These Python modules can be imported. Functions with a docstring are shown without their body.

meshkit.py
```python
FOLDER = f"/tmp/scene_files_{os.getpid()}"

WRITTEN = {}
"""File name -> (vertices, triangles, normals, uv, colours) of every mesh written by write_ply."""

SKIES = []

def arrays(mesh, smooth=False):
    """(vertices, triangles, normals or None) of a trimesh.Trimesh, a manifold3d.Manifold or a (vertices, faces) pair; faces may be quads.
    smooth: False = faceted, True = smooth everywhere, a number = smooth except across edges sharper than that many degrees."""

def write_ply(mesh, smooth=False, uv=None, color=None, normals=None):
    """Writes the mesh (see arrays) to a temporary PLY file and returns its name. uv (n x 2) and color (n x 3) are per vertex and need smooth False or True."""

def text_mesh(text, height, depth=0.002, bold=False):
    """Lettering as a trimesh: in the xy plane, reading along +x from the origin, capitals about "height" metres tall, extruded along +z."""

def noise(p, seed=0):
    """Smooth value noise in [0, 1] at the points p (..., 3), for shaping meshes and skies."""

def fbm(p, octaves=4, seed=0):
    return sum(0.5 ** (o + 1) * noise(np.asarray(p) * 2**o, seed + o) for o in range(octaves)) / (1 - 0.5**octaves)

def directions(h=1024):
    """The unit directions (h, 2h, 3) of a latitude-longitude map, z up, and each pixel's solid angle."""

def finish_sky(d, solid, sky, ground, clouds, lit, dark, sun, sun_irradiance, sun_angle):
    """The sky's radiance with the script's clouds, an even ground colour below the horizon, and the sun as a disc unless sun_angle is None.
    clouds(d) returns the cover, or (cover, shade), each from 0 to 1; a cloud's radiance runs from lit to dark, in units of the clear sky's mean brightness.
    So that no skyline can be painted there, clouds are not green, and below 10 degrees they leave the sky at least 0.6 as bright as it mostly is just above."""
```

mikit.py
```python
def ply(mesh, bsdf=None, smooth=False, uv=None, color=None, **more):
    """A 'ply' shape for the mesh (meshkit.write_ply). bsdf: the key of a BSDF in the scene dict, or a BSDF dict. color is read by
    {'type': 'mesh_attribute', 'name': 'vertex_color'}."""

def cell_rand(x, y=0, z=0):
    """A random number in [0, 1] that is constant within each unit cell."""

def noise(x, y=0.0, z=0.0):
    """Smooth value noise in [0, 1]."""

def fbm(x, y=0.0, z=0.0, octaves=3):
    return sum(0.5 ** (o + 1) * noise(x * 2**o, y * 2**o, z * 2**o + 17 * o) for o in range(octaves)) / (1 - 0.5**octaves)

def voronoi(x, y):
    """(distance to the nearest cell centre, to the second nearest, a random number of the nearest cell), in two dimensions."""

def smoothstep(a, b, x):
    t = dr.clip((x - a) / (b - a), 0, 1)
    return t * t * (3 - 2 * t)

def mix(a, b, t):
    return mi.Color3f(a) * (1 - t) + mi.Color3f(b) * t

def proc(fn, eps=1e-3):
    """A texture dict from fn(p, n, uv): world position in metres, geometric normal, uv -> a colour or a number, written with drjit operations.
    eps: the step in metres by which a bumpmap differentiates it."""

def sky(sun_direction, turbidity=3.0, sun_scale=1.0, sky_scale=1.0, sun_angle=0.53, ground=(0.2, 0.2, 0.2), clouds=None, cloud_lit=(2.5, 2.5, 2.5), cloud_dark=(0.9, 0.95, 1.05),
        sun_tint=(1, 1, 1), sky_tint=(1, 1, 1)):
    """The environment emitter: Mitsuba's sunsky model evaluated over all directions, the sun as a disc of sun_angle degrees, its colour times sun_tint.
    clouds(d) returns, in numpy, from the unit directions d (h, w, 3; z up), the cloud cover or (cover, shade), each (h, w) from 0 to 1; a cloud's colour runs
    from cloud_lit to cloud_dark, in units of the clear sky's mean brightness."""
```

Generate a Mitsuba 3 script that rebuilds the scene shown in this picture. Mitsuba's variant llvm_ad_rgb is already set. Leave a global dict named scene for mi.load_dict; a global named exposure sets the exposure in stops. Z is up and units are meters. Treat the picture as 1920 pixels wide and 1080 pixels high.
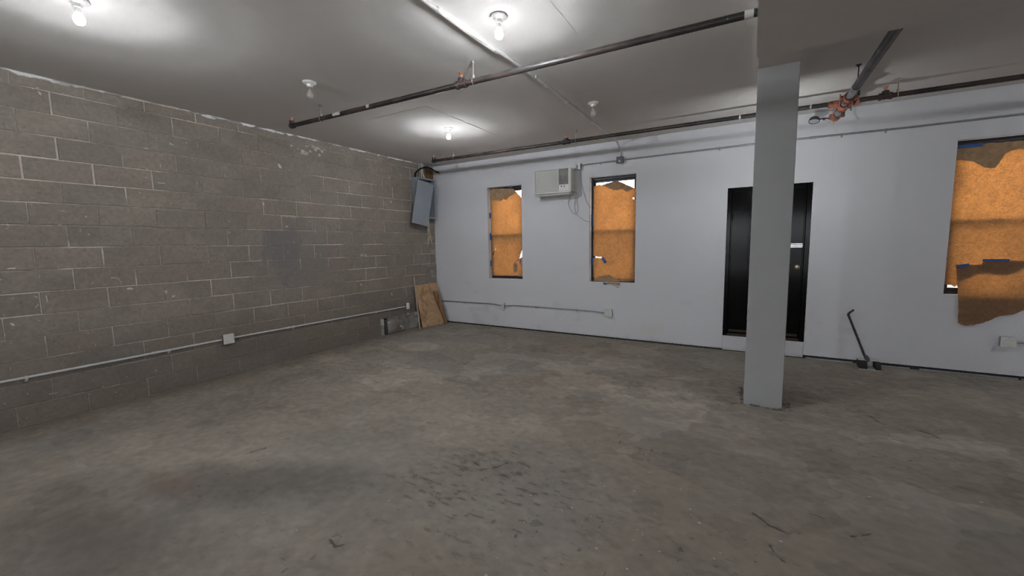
import math, random
import numpy as np, trimesh, drjit as dr, mitsuba as mi
import shapely.geometry as sg
from shapely.ops import unary_union
import meshkit, mikit
from mikit import noise, fbm, smoothstep, mix, proc, voronoi

random.seed(7); rng = np.random.default_rng(7)
T = mi.ScalarTransform4f
scene, labels = {}, {}

# ------------------------------------------------------------------ camera, sky, exposure
CAM = np.array([0.0, 0.0, 1.576])
FWD = np.array([-0.49921, 0.85993, -0.10633]); DOWN = np.array([0.03875, -0.10043, -0.99419])
scene['camera'] = {'type': 'perspective', 'fov': 2 * math.degrees(math.atan(960 / 768.23)), 'fov_axis': 'x', 'near_clip': 0.05, 'far_clip': 200.0,
                   'to_world': T().look_at(origin=CAM.tolist(), target=(CAM + FWD).tolist(), up=(-DOWN).tolist())}
exposure = -0.16
SKY = 54.0        # overcast daylight behind the papered windows
FLOOD = 950.0     # radiance of the emergency flood light's lens
LAMP = 1250.0      # radiance of a lit bulb's globe
scene['sky'] = mikit.sky((0.3, 0.8, 0.6), turbidity=4, sun_scale=0.0, sky_scale=SKY, ground=(0.35, 0.35, 0.35), clouds=lambda d: d[..., 2] * 0 + 1.0,
                         cloud_lit=(1.0, 1.02, 1.08), cloud_dark=(1.0, 1.02, 1.08))

# ------------------------------------------------------------------ the room's measures
XL, YB, H = -5.594, 6.54, 3.15            # left wall face, back wall face, ceiling
XR, YF = 5.4, -4.6
SOF_X, SOF_Y, SOF_Z = -0.014, 3.65, 2.90  # lower ceiling over the right front
CRS, BLK = 0.2022, 0.461

# ------------------------------------------------------------------ materials
def rgb(*c): return {'type': 'rgb', 'value': list(c)}
def two(b): return {'type': 'twosided', 'bsdf': b}
def pri(c, rough=0.6, metal=0.0, **k):
    return two({'type': 'principled', 'base_color': c if isinstance(c, dict) else rgb(*c), 'roughness': rough, 'metallic': metal, **k})

CRACKS = [[(0.07, 2.62), (0.15, 2.54), (0.23, 2.51), (0.29, 2.54)], [(0.36, 2.77), (0.40, 2.76), (0.44, 2.75)], [(0.52, 2.64), (0.59, 2.69), (0.64, 2.74)], [(0.15, 2.36), (0.17, 2.30), (0.20, 2.27), (0.24, 2.27)],
          [(0.98, 4.62), (1.01, 4.51), (1.05, 4.45)], [(1.26, 4.44), (1.32, 4.40), (1.35, 4.33)], [(-1.67, 2.30), (-1.57, 2.25), (-1.49, 2.34), (-1.47, 2.41)], [(-1.91, 1.28), (-1.84, 1.26), (-1.81, 1.29)], [(-3.30, 1.60), (-3.27, 1.69)]]
def floor_col(p, n, uv):
    x, y = p.x, p.y
    wx = x + 0.25 * (fbm(x * 1.7, y * 1.7, 5.0, octaves=2) - 0.5)
    big = fbm(wx * 0.42 + 3.1, y * 0.55 + 1.7, 0.3, octaves=3)
    mid = fbm(wx * 1.6 + 9, y * 2.0, 4.2, octaves=4)
    fine = fbm(x * 19, y * 23, 1.0, octaves=3)
    c = mix((0.250, 0.226, 0.197), (0.372, 0.341, 0.301), smoothstep(0.30, 0.70, big * 0.55 + mid * 0.32 + fine * 0.13))
    c = mix(c, mi.Color3f(0.285, 0.252, 0.215), 0.50 * smoothstep(0.50, 0.66, fbm(x * 0.9 + 60, y * 1.2 + 11, 8.0, octaves=4)))   # brownish
    c = mix(c, mi.Color3f(0.268, 0.258, 0.244), 0.50 * smoothstep(0.52, 0.66, fbm(x * 0.8 + 81, y * 1.0 + 2, 3.0, octaves=4)))    # greyer
    # skim-coat patches with sharp ragged edges, mostly in the middle of the room
    band = 0.35 + 0.65 * smoothstep(2.4, 3.4, y) * smoothstep(6.2, 5.2, y)
    pt = fbm(x * 1.35 + 20, y * 1.9 + 7, 2.0, octaves=5)
    c = c * (1 + 0.20 * band * smoothstep(0.580, 0.590, pt)) * (1 + 0.13 * band * smoothstep(0.62, 0.63, fbm(x * 3.1 + 4, y * 4.4 + 17, 6.0, octaves=5)))
    pt2 = fbm(x * 2.1 + 40, y * 3.0 + 3, 5.0, octaves=5)
    c = c * (1 - 0.10 * smoothstep(0.615, 0.630, pt2))
    # long dark stain at the near left, dirt along the wall feet
    ws = fbm(x * 2.2, y * 2.2, 6.0, octaves=4)
    u = (x + 3.0) * 0.88 + (y - 1.30) * 0.47; v = -(x + 3.0) * 0.47 + (y - 1.30) * 0.88
    st = smoothstep(1.25, 0.35, dr.sqrt(dr.square(u / 1.05) + dr.square(v / 0.30)) + 1.1 * (ws - 0.5))
    c = mix(c, mi.Color3f(0.150, 0.142, 0.132), 0.62 * st)
    st = smoothstep(1.3, 0.3, dr.sqrt(dr.square((x + 3.1) / 0.9) + dr.square((y - 0.62) / 0.35)) + 1.0 * (ws - 0.5))
    c = mix(c, mi.Color3f(0.160, 0.144, 0.128), 0.65 * st)
    st = smoothstep(1.3, 0.3, dr.sqrt(dr.square((x + 3.35) / 0.35) + dr.square((y - 1.10) / 0.16)) + 1.2 * (ws - 0.5))
    c = mix(c, mi.Color3f(0.25, 0.178, 0.142), 0.5 * st)
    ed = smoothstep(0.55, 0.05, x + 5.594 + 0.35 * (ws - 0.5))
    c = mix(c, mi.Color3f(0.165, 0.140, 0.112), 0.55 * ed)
    # small dark gouges, thick in the middle foreground
    gm = smoothstep(1.25, 0.25, dr.sqrt(dr.square((x + 1.35) / 0.85) + dr.square((y - 2.1) / 0.75)) + 0.7 * (ws - 0.5))
    gn = fbm(x * 16 + 4, y * 34 + 9, 2.3, octaves=5)
    c = c * (1 - 0.30 * (gm + 0.10) * smoothstep(0.585, 0.67, gn)) * (1 + 0.10 * gm * smoothstep(0.46, 0.36, gn))
    fl = noise(x * 24 + 7, y * 40, 6.0)
    c = c * (1 - 0.35 * smoothstep(0.90, 0.95, fl) * smoothstep(0.45, 0.7, noise(x * 1.3, y * 1.6, 12)))
    # cracks where the coat has lifted
    for line in CRACKS:
        d = mi.Float(9)
        for (ax, ay), (bx, by) in zip(line, line[1:]):
            ex, ey = bx - ax, by - ay; t = dr.clip(((x - ax) * ex + (y - ay) * ey) / (ex * ex + ey * ey), 0, 1)
            d = dr.minimum(d, dr.sqrt(dr.square(x - ax - t * ex) + dr.square(y - ay - t * ey)))
        d = d + 0.026 * (fbm(x * 30, y * 30, 3.0, octaves=4) - 0.5)
        c = c * (1 - 0.50 * smoothstep(0.007, 0.001, d)) * (1 - 0.14 * smoothstep(0.05, 0.0, d) * smoothstep(0.4, 0.6, noise(x * 30, y * 40, 2)))
    # pale specks of paint
    sp = noise(x * 34, y * 40, 3.0); ms = smoothstep(0.66, 0.80, noise(x * 1.1 + 30, y * 1.2, 5))
    c = mix(c, mi.Color3f(0.55, 0.54, 0.52), 0.7 * ms * smoothstep(0.955, 0.98, sp))
    return c * mi.Color3f(1.0, 0.985, 0.955) * (0.90 + 0.20 * fine)

def floor_bump(p, n, uv):
    x, y = p.x, p.y
    return 0.003 * fbm(x * 9, y * 9, 1, octaves=4) + 0.0025 * smoothstep(0.580, 0.590, fbm(x * 1.35 + 20, y * 1.9 + 7, 2.0, octaves=5))

FLAKES = [(3.39, 2.68, 0.035, 0.07), (3.13, 2.16, 0.025, 0.05), (0.91, 1.44, 0.05, 0.014), (5.36, 2.79, 0.025, 0.05), (5.37, 2.37, 0.025, 0.05), (4.62, 0.95, 0.03, 0.035), (5.29, 0.71, 0.02, 0.06), (1.69, 1.18, 0.07, 0.022),
          (1.98, 1.11, 0.05, 0.035), (2.05, 1.06, 0.04, 0.03), (1.17, 3.03, 0.035, 0.03), (1.22, 3.0, 0.02, 0.03), (3.74, 2.95, 0.05, 0.035), (0.87, 0.95, 0.02, 0.03)]
def wall_marks(p, c):
    y, z = p.y, p.z
    # painted-over grey square, its lower half smeared
    wob = (fbm(y * 6, z * 6, 2, octaves=4) - 0.5) * 0.40
    sq = smoothstep(3.04, 3.10, y + wob * 0.5) * smoothstep(3.62, 3.56, y + wob * 0.6) * smoothstep(1.13, 1.22, z + wob) * smoothstep(1.86, 1.80, z + wob * 0.6)
    c = mix(c, mi.Color3f(0.150, 0.142, 0.155), 0.55 * sq * smoothstep(0.20, 0.62, fbm(y * 7, z * 9, 7, octaves=4) + 0.35 * smoothstep(1.3, 1.7, z) - 0.05))
    halo = smoothstep(2.9, 3.3, y) * smoothstep(4.3, 3.9, y) * smoothstep(0.9, 1.2, z) * smoothstep(2.0, 1.75, z)
    c = mix(c, mi.Color3f(0.175, 0.172, 0.165), 0.35 * halo)
    # chips of white plaster and paint
    n1 = noise(y * 31 + 5 * noise(y * 9, z * 9, 2), z * 23, 4); w = smoothstep(0.52, 0.80, noise(y * 0.9 + 3, z * 1.2 + 8, 2))
    c = mix(c, mi.Color3f(0.52, 0.50, 0.47), 0.8 * w * smoothstep(0.945, 0.975, n1))
    sp = dr.exp(-(dr.square((y - 4.74) / 0.16) + dr.square((z - 1.43) / 0.03))) + dr.exp(-(dr.square((y - 3.85) / 0.35) + dr.square((z - 2.98) / 0.09)))
    c = mix(c, mi.Color3f(0.46, 0.44, 0.41), 0.85 * smoothstep(0.30, 0.60, sp * smoothstep(0.50, 0.66, fbm(y * 21, z * 30, 1, octaves=3))))
    # single flakes of white paint
    fk = mi.Float(0)
    for (fy, fz, fa, fb) in FLAKES:
        fk = dr.maximum(fk, dr.exp(-(dr.square((y - fy + 0.35 * (z - fz)) / (0.62 * fa)) + dr.square((z - fz) / (0.62 * fb)))))
    c = mix(c, mi.Color3f(0.60, 0.59, 0.57), 0.75 * smoothstep(0.48, 0.62, fk * (0.1 + 1.6 * fbm(y * 55, z * 55, 6, octaves=3))))
    # lime bloom near the far corner
    bl = smoothstep(6.1, 6.5, y) * smoothstep(0.6, 1.0, z) * smoothstep(2.0, 1.6, z) * smoothstep(0.5, 0.68, fbm(y * 7, z * 9, 3, octaves=3))
    c = mix(c, mi.Color3f(0.36, 0.37, 0.35), 0.5 * bl)
    # damp, dirty foot of the wall
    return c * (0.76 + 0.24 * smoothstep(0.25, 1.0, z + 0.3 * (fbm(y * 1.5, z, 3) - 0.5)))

def block_fn(a, b):
    def fn(p, n, uv):
        y, z = p.y, p.z
        f = fbm(y * 3.1, z * 4.0, p.x, octaves=4); g = fbm(y * 46, z * 46, 1.0, octaves=2)
        c = mix(a, b, smoothstep(0.35, 0.65, f)) * (0.88 + 0.24 * g)
        pit = smoothstep(0.86, 0.92, noise(y * 70, z * 70, 5))
        return wall_marks(p, c * (1 - 0.16 * pit))
    return fn
def mortar_fn(p, n, uv):
    y, z = p.y, p.z
    f = fbm(y * 2.2 + 5, z * 2.6, 2.0, octaves=4); g = fbm(y * 30, z * 30, 3.0, octaves=2)
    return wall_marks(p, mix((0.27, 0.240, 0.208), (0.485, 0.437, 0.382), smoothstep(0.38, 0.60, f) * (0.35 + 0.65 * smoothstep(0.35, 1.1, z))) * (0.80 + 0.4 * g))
BT = [((0.220, 0.194, 0.166), (0.252, 0.222, 0.190)), ((0.232, 0.199, 0.169), (0.258, 0.222, 0.189)), ((0.207, 0.185, 0.160), (0.239, 0.212, 0.183)), ((0.238, 0.203, 0.174), (0.224, 0.199, 0.171))]
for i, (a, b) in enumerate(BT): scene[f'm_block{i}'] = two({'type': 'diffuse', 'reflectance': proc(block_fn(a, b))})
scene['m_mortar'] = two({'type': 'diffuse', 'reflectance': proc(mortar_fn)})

def footing_fn(p, n, uv):
    f = fbm(p.y * 5, p.z * 6, p.x * 5, octaves=4)
    c = mix((0.15, 0.142, 0.130), (0.30, 0.285, 0.26), smoothstep(0.35, 0.68, f))
    return mix(c, mi.Color3f(0.5, 0.49, 0.46), 0.8 * smoothstep(0.70, 0.76, fbm(p.y * 7 + 3, p.z * 9, 2, octaves=3)))
scene['m_footing'] = two({'type': 'diffuse', 'reflectance': proc(footing_fn)})

def white_fn(base, amt=0.06):
    def fn(p, n, uv):
        f = fbm(p.x * 1.1 + p.y * 0.7, p.y * 0.9 + 3, p.z * 1.3, octaves=4); g = fbm(p.x * 14, p.y * 14, p.z * 14, octaves=2)
        return mi.Color3f(*base) * (1 - amt + 2 * amt * f * 0.8 + 0.03 * (g - 0.5))
    return fn
def backwall_fn(p, n, uv):
    x, z = p.x, p.z
    c = mi.Color3f(0.600, 0.606, 0.632) * (0.955 + 0.07 * fbm(x * 0.8, z * 1.1, 1, octaves=4))
    sm = fbm(x * 2.4 + 4, z * 3.0, 6, octaves=4)
    c = c * (1 - 0.10 * smoothstep(0.66, 0.78, sm) * smoothstep(1.2, 0.3, z))
    scuff = dr.exp(-(dr.square((x + 1.30) / 0.22) + dr.square((z - 0.22) / 0.11))) + 0.6 * dr.exp(-(dr.square((x - 1.72) / 0.18) + dr.square((z - 1.02) / 0.14)))
    c = mix(c, mi.Color3f(0.56, 0.52, 0.44), 0.40 * scuff * (0.5 + fbm(x * 6, z * 6, 2)))
    return c * (1 - 0.25 * smoothstep(0.06, 0.03, z) * fbm(x * 9, z * 30, 4))
scene['m_wall'] = two({'type': 'diffuse', 'reflectance': proc(backwall_fn)})
scene['m_ceiling'] = two({'type': 'diffuse', 'reflectance': proc(white_fn((0.64, 0.622, 0.60), 0.05))})
scene['m_column'] = two({'type': 'diffuse', 'reflectance': proc(white_fn((0.365, 0.37, 0.37), 0.04))})
scene['m_floor'] = two({'type': 'bumpmap', 'arbitrary': proc(floor_bump, eps=0.004), 'scale': 1.0, 'bsdf': {'type': 'diffuse', 'reflectance': proc(floor_col)}})

def plaster_fn(p, n, uv):
    f = fbm(p.y * 7, p.z * 20, 2, octaves=3)
    return mix((0.30, 0.30, 0.29), (0.78, 0.78, 0.78), smoothstep(0.40, 0.55, f))
scene['m_plaster'] = two({'type': 'diffuse', 'reflectance': proc(plaster_fn)})

def rust_fn(p, n, uv):
    f = fbm(p.x * 7, p.y * 7, p.z * 9, octaves=4)
    c = mix((0.018, 0.0155, 0.015), (0.046, 0.032, 0.029), smoothstep(0.42, 0.68, f))
    return mix(c, mi.Color3f(0.55, 0.50, 0.46), 0.9 * smoothstep(0.945, 0.965, noise(p.x * 17, p.y * 17, p.z * 40)))
scene['m_pipe'] = pri(proc(rust_fn), 0.42)
def orange_fn(p, n, uv):
    f = fbm(p.x * 22, p.y * 22, p.z * 22, octaves=3)
    return mix((0.10, 0.036, 0.022), (0.36, 0.125, 0.072), smoothstep(0.38, 0.62, f))
scene['m_primer'] = pri(proc(orange_fn), 0.6)
def kraft_t(p, n, uv):
    g = fbm(p.x * 95, p.z * 150, 2, octaves=3); f = fbm(p.x * 6, p.z * 4, 7, octaves=4)
    k = (0.54 + 0.42 * smoothstep(0.25, 0.78, g) + 0.42 * (f - 0.5)) * 0.50
    return dr.minimum(mi.Color3f(1.0, 0.380, 0.090) * k, 1.0)
def kraft_r(p, n, uv):
    return mi.Color3f(0.34, 0.225, 0.135) * (0.75 + 0.5 * fbm(p.x * 30, p.z * 30, 4, octaves=3))
scene['m_kraft'] = {'type': 'blendbsdf', 'weight': 0.5, 'a': {'type': 'principledthin', 'base_color': proc(kraft_t), 'roughness': 1.0, 'diff_trans': 2.0, 'eta': 1.01},
                    'b': two({'type': 'diffuse', 'reflectance': proc(kraft_r)})}
scene['m_kraft_fold'] = two({'type': 'diffuse', 'reflectance': proc(kraft_r)})
def ply_fn(p, n, uv):
    g = fbm(p.y * 5, p.z * 1.6, p.x * 3, octaves=3); r0 = fbm(p.y * 4.2 + 0.6 * g, p.z * 1.5, 3, octaves=2) * 12; r = dr.abs(r0 - dr.floor(r0) - 0.5)
    c = mix((0.40, 0.262, 0.155), (0.48, 0.33, 0.20), smoothstep(0.05, 0.45, r))
    return mix(c, mi.Color3f(0.26, 0.145, 0.07), 0.6 * smoothstep(0.62, 0.75, fbm(p.y * 9, p.z * 6, 8, octaves=3)))
scene['m_ply'] = two({'type': 'diffuse', 'reflectance': proc(ply_fn)})
def wood_fn(p, n, uv):
    g = fbm(p.y * 24 + p.x * 20, p.z * 3, 3, octaves=3)
    return mix((0.155, 0.085, 0.045), (0.27, 0.155, 0.085), smoothstep(0.3, 0.7, g))
scene['m_oldwood'] = two({'type': 'diffuse', 'reflectance': proc(wood_fn)})
scene['m_lath'] = two({'type': 'diffuse', 'reflectance': rgb(0.40, 0.34, 0.26)})
scene['m_white'] = pri((0.74, 0.74, 0.74), 0.45)
scene['m_offwhite'] = pri((0.56, 0.56, 0.53), 0.5)
scene['m_acgrey'] = pri((0.47, 0.47, 0.44), 0.55)
scene['m_black'] = pri((0.003, 0.003, 0.0033), 0.12, specular=0.14)
scene['m_blackmatte'] = pri((0.018, 0.018, 0.019), 0.6)
scene['m_frame'] = pri((0.020, 0.020, 0.024), 0.35)
scene['m_threshold'] = pri((0.045, 0.036, 0.028), 0.8, specular=0.2)
scene['m_dark'] = pri((0.05, 0.05, 0.055), 0.6)
scene['m_emt'] = pri((0.40, 0.41, 0.42), 0.45, 0.55)
scene['m_emtpaint'] = pri((0.47, 0.47, 0.465), 0.42)
scene['m_steel'] = pri((0.62, 0.62, 0.60), 0.28, 1.0)
scene['m_galv'] = pri((0.33, 0.34, 0.35), 0.45, 0.8)
scene['m_boxgrey'] = pri((0.10, 0.105, 0.11), 0.5, 0.4)
scene['m_panel'] = pri((0.235, 0.268, 0.300), 0.42)
scene['m_panelin'] = pri((0.09, 0.10, 0.115), 0.6)
scene['m_tape'] = pri((0.022, 0.085, 0.27), 0.6)
scene['m_copper'] = pri((0.50, 0.27, 0.19), 0.5, 0.3)
scene['m_brass'] = pri((0.62, 0.55, 0.40), 0.25, 1.0)
scene['m_lens'] = pri((0.42, 0.44, 0.46), 0.15, 0.0)
scene['m_porcelain'] = pri((0.78, 0.78, 0.77), 0.3)
scene['m_filament'] = pri((0.66, 0.58, 0.34), 0.5)
scene['m_beige'] = pri((0.50, 0.43, 0.32), 0.7)
scene['m_cordgrey'] = pri((0.40, 0.40, 0.40), 0.5)
scene['m_glass'] = {'type': 'thindielectric', 'int_ior': 1.5}
scene['m_screen'] = {'type': 'thindielectric', 'int_ior': 1.3, 'specular_transmittance': rgb(0.62, 0.62, 0.62), 'specular_reflectance': rgb(0.05, 0.05, 0.05)}
scene['m_bulbglass'] = {'type': 'blendbsdf', 'weight': 0.12, 'a': {'type': 'thindielectric', 'int_ior': 1.8}, 'b': two({'type': 'diffuse', 'reflectance': rgb(0.8, 0.8, 0.8)})}
scene['m_glow'] = {'type': 'diffuse', 'reflectance': rgb(0.8, 0.8, 0.8)}
scene['m_debris'] = two({'type': 'diffuse', 'reflectance': rgb(0.46, 0.44, 0.41)})
scene['m_bristle'] = pri((0.02, 0.02, 0.02), 0.9)

# ------------------------------------------------------------------ helpers
def add(key, mesh, bsdf, smooth=False, label=None, cat=None, group=None, kind=None, **more):
    k, i = key, 0
    while k in scene: i += 1; k = f'{key}_{i:03d}'
    scene[k] = mikit.ply(mesh, bsdf, smooth, **more)
    tag(k, label, cat, group, kind)
    return k
def tag(k, label=None, cat=None, group=None, kind=None):
    e = {n: v for n, v in (('label', label), ('category', cat), ('group', group), ('kind', kind)) if v}
    if e: labels[k] = e
ROOTS = set()
def thing(name, label, cat, group=None, kind=None):
    k, i = name, 0
    while k in ROOTS: i += 1; k = f'{name}_{i:03d}'
    ROOTS.add(k); tag(k, label, cat, group, kind); return k
def box(x0, x1, y0, y1, z0, z1, c=0.0):
    x0, x1 = sorted((x0, x1)); y0, y1 = sorted((y0, y1)); z0, z1 = sorted((z0, z1))
    if c <= 0:
        m = trimesh.creation.box(extents=(x1 - x0, y1 - y0, z1 - z0)); m.apply_translation(((x0 + x1) / 2, (y0 + y1) / 2, (z0 + z1) / 2)); return m
    v = []
    for x in (x0, x1):
        for y in (y0, y1):
            for z in (z0, z1):
                sx, sy, sz = (1 if x == x0 else -1), (1 if y == y0 else -1), (1 if z == z0 else -1)
                v += [(x, y + sy * c, z + sz * c), (x + sx * c, y, z + sz * c), (x + sx * c, y + sy * c, z)]
    return trimesh.PointCloud(np.array(v)).convex_hull
def cat(*ms): return trimesh.util.concatenate([m for m in ms])
def spline(pts, n=8):
    p = np.asarray(pts, float); P = np.vstack([2 * p[0] - p[1], p, 2 * p[-1] - p[-2]]); out = []
    for i in range(1, len(P) - 2):
        for t in np.linspace(0, 1, n, endpoint=False):
            a, b, c, d = P[i - 1:i + 3]
            out.append(0.5 * (2 * b + (c - a) * t + (2 * a - 5 * b + 4 * c - d) * t * t + (3 * b - a - 3 * c + d) * t ** 3))
    return np.array(out + [p[-1]])
def tube(pts, r, n=12, cap=True):
    p = np.asarray(pts, float); m = len(p); r = np.broadcast_to(r, (m,))
    t = np.gradient(p, axis=0) if m > 2 else np.repeat((p[1] - p[0])[None], 2, 0)
    t /= np.linalg.norm(t, axis=1, keepdims=True) + 1e-12
    a = np.cross(t[0], (0, 0, 1) if abs(t[0, 2]) < 0.9 else (1, 0, 0)); a /= np.linalg.norm(a)
    ang = np.arange(n) * 2 * np.pi / n; V = []
    for i in range(m):
        a = a - t[i] * (a @ t[i]); a /= np.linalg.norm(a); b = np.cross(t[i], a)
        V.append(p[i] + r[i] * (np.cos(ang)[:, None] * a + np.sin(ang)[:, None] * b))
    V = np.vstack(V); F = []
    for i in range(m - 1):
        for j in range(n):
            k = (j + 1) % n; F += [(i * n + j, i * n + k, (i + 1) * n + k), (i * n + j, (i + 1) * n + k, (i + 1) * n + j)]
    if cap:
        V = np.vstack([V, p[0], p[-1]]); c0, c1 = m * n, m * n + 1
        for j in range(n):
            k = (j + 1) % n; F += [(c0, k, j), (c1, (m - 1) * n + j, (m - 1) * n + k)]
    return trimesh.Trimesh(V, F, process=False)
def rod(a, b, r, n=12): return tube([a, b], r, n)
def lathe(prof, o=(0, 0, 0), axis=(0, 0, 1), n=24):
    """prof: (radius, distance along axis) pairs"""
    ang = np.arange(n) * 2 * np.pi / n
    ax = np.asarray(axis, float); ax /= np.linalg.norm(ax); u = np.cross(ax, (0, 0, 1) if abs(ax[2]) < 0.9 else (1, 0, 0)); u /= np.linalg.norm(u); w = np.cross(ax, u)
    V = np.vstack([np.asarray(o) + ax * h + r * (np.cos(ang)[:, None] * u + np.sin(ang)[:, None] * w) for r, h in prof]); F = []
    for i in range(len(prof) - 1):
        for j in range(n):
            k = (j + 1) % n; F += [(i * n + j, i * n + k, (i + 1) * n + k), (i * n + j, (i + 1) * n + k, (i + 1) * n + j)]
    m = trimesh.Trimesh(V, F, process=False)
    d = m.triangles_center - np.asarray(o); d -= (d @ ax)[:, None] * ax
    if (m.area_faces * (m.face_normals * d).sum(1)).sum() < 0: m.invert()
    return m
def obox(o, ex, ey, ez, c=0.0):
    """box spanned by three edge vectors from corner o"""
    m = box(0, 1, 0, 1, 0, 1)
    M = np.eye(4); M[:3, 0], M[:3, 1], M[:3, 2], M[:3, 3] = ex, ey, ez, o
    m.apply_transform(M)
    if np.linalg.det(M[:3, :3]) < 0: m.invert()
    return m
def grid_poly(poly, step=0.04):
    """a polygon as triangles no longer than step: vertices (n,2), faces"""
    v, f = trimesh.creation.triangulate_polygon(poly, engine='earcut')
    v3 = np.c_[v, np.zeros(len(v))]
    v3, f = trimesh.remesh.subdivide_to_size(v3, f, max_edge=step, max_iter=14)
    m = trimesh.Trimesh(v3, f, process=True)
    return np.array(m.vertices)[:, :2], np.array(m.faces)
def ragged(pts, amp, seed, step=0.02):
    """polygon outline with torn edges"""
    r = np.random.default_rng(seed); out = []
    for a, b in zip(pts, pts[1:] + pts[:1]):
        a, b = np.array(a), np.array(b); n = max(1, int(np.linalg.norm(b - a) / step))
        for i in range(n): out.append(a + (b - a) * i / n + (r.uniform(-amp, amp, 2) if i else 0))
    g = sg.Polygon(out).buffer(0)
    return max(g.geoms, key=lambda q: q.area) if g.geom_type != 'Polygon' else g
def sheet(pts, y, seed, amp=0.006, torn=0.004, holes=(), crease=()):
    """a wrinkled sheet of paper in the plane Y=y; pts are (X, Z)"""
    g = ragged(list(pts), torn, seed)
    for h in holes: g = g.difference(ragged(list(h), 0.004, seed + 5))
    if g.geom_type != 'Polygon': g = max(g.geoms, key=lambda q: q.area)
    v, f = grid_poly(g, 0.03)
    p3 = np.c_[v[:, 0] * 5.5, v[:, 1] * 1.3, np.full(len(v), seed * 1.7)]
    d = (meshkit.fbm(p3, 3, seed) - 0.5) * 2 * amp + (meshkit.fbm(p3 * 4, 2, seed + 3) - 0.5) * amp * 0.5
    for (x0, z0, x1, z1, w, h) in crease:
        L = math.hypot(x1 - x0, z1 - z0); dist = np.abs((v[:, 0] - x0) * (z1 - z0) - (v[:, 1] - z0) * (x1 - x0)) / L
        d += h * np.maximum(0, 1 - dist / w)
    m = trimesh.Trimesh(np.c_[v[:, 0], y + d, v[:, 1]], f, process=False)
    if m.face_normals[:, 1].mean() > 0: m.invert()
    return m
def wall_with_holes(x0, x1, z0, z1, holes, y0, y1):
    g = sg.box(x0, z0, x1, z1)
    for h in holes: g = g.difference(sg.box(h[0], h[2], h[1], h[3]))
    m = trimesh.creation.extrude_polygon(g, y1 - y0, engine='earcut')     # in x,y(=z) extruded along +z
    v = np.array(m.vertices); m = trimesh.Trimesh(np.c_[v[:, 0], y0 + v[:, 2], v[:, 1]], np.array(m.faces)[:, ::-1], process=False)
    return m

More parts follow.
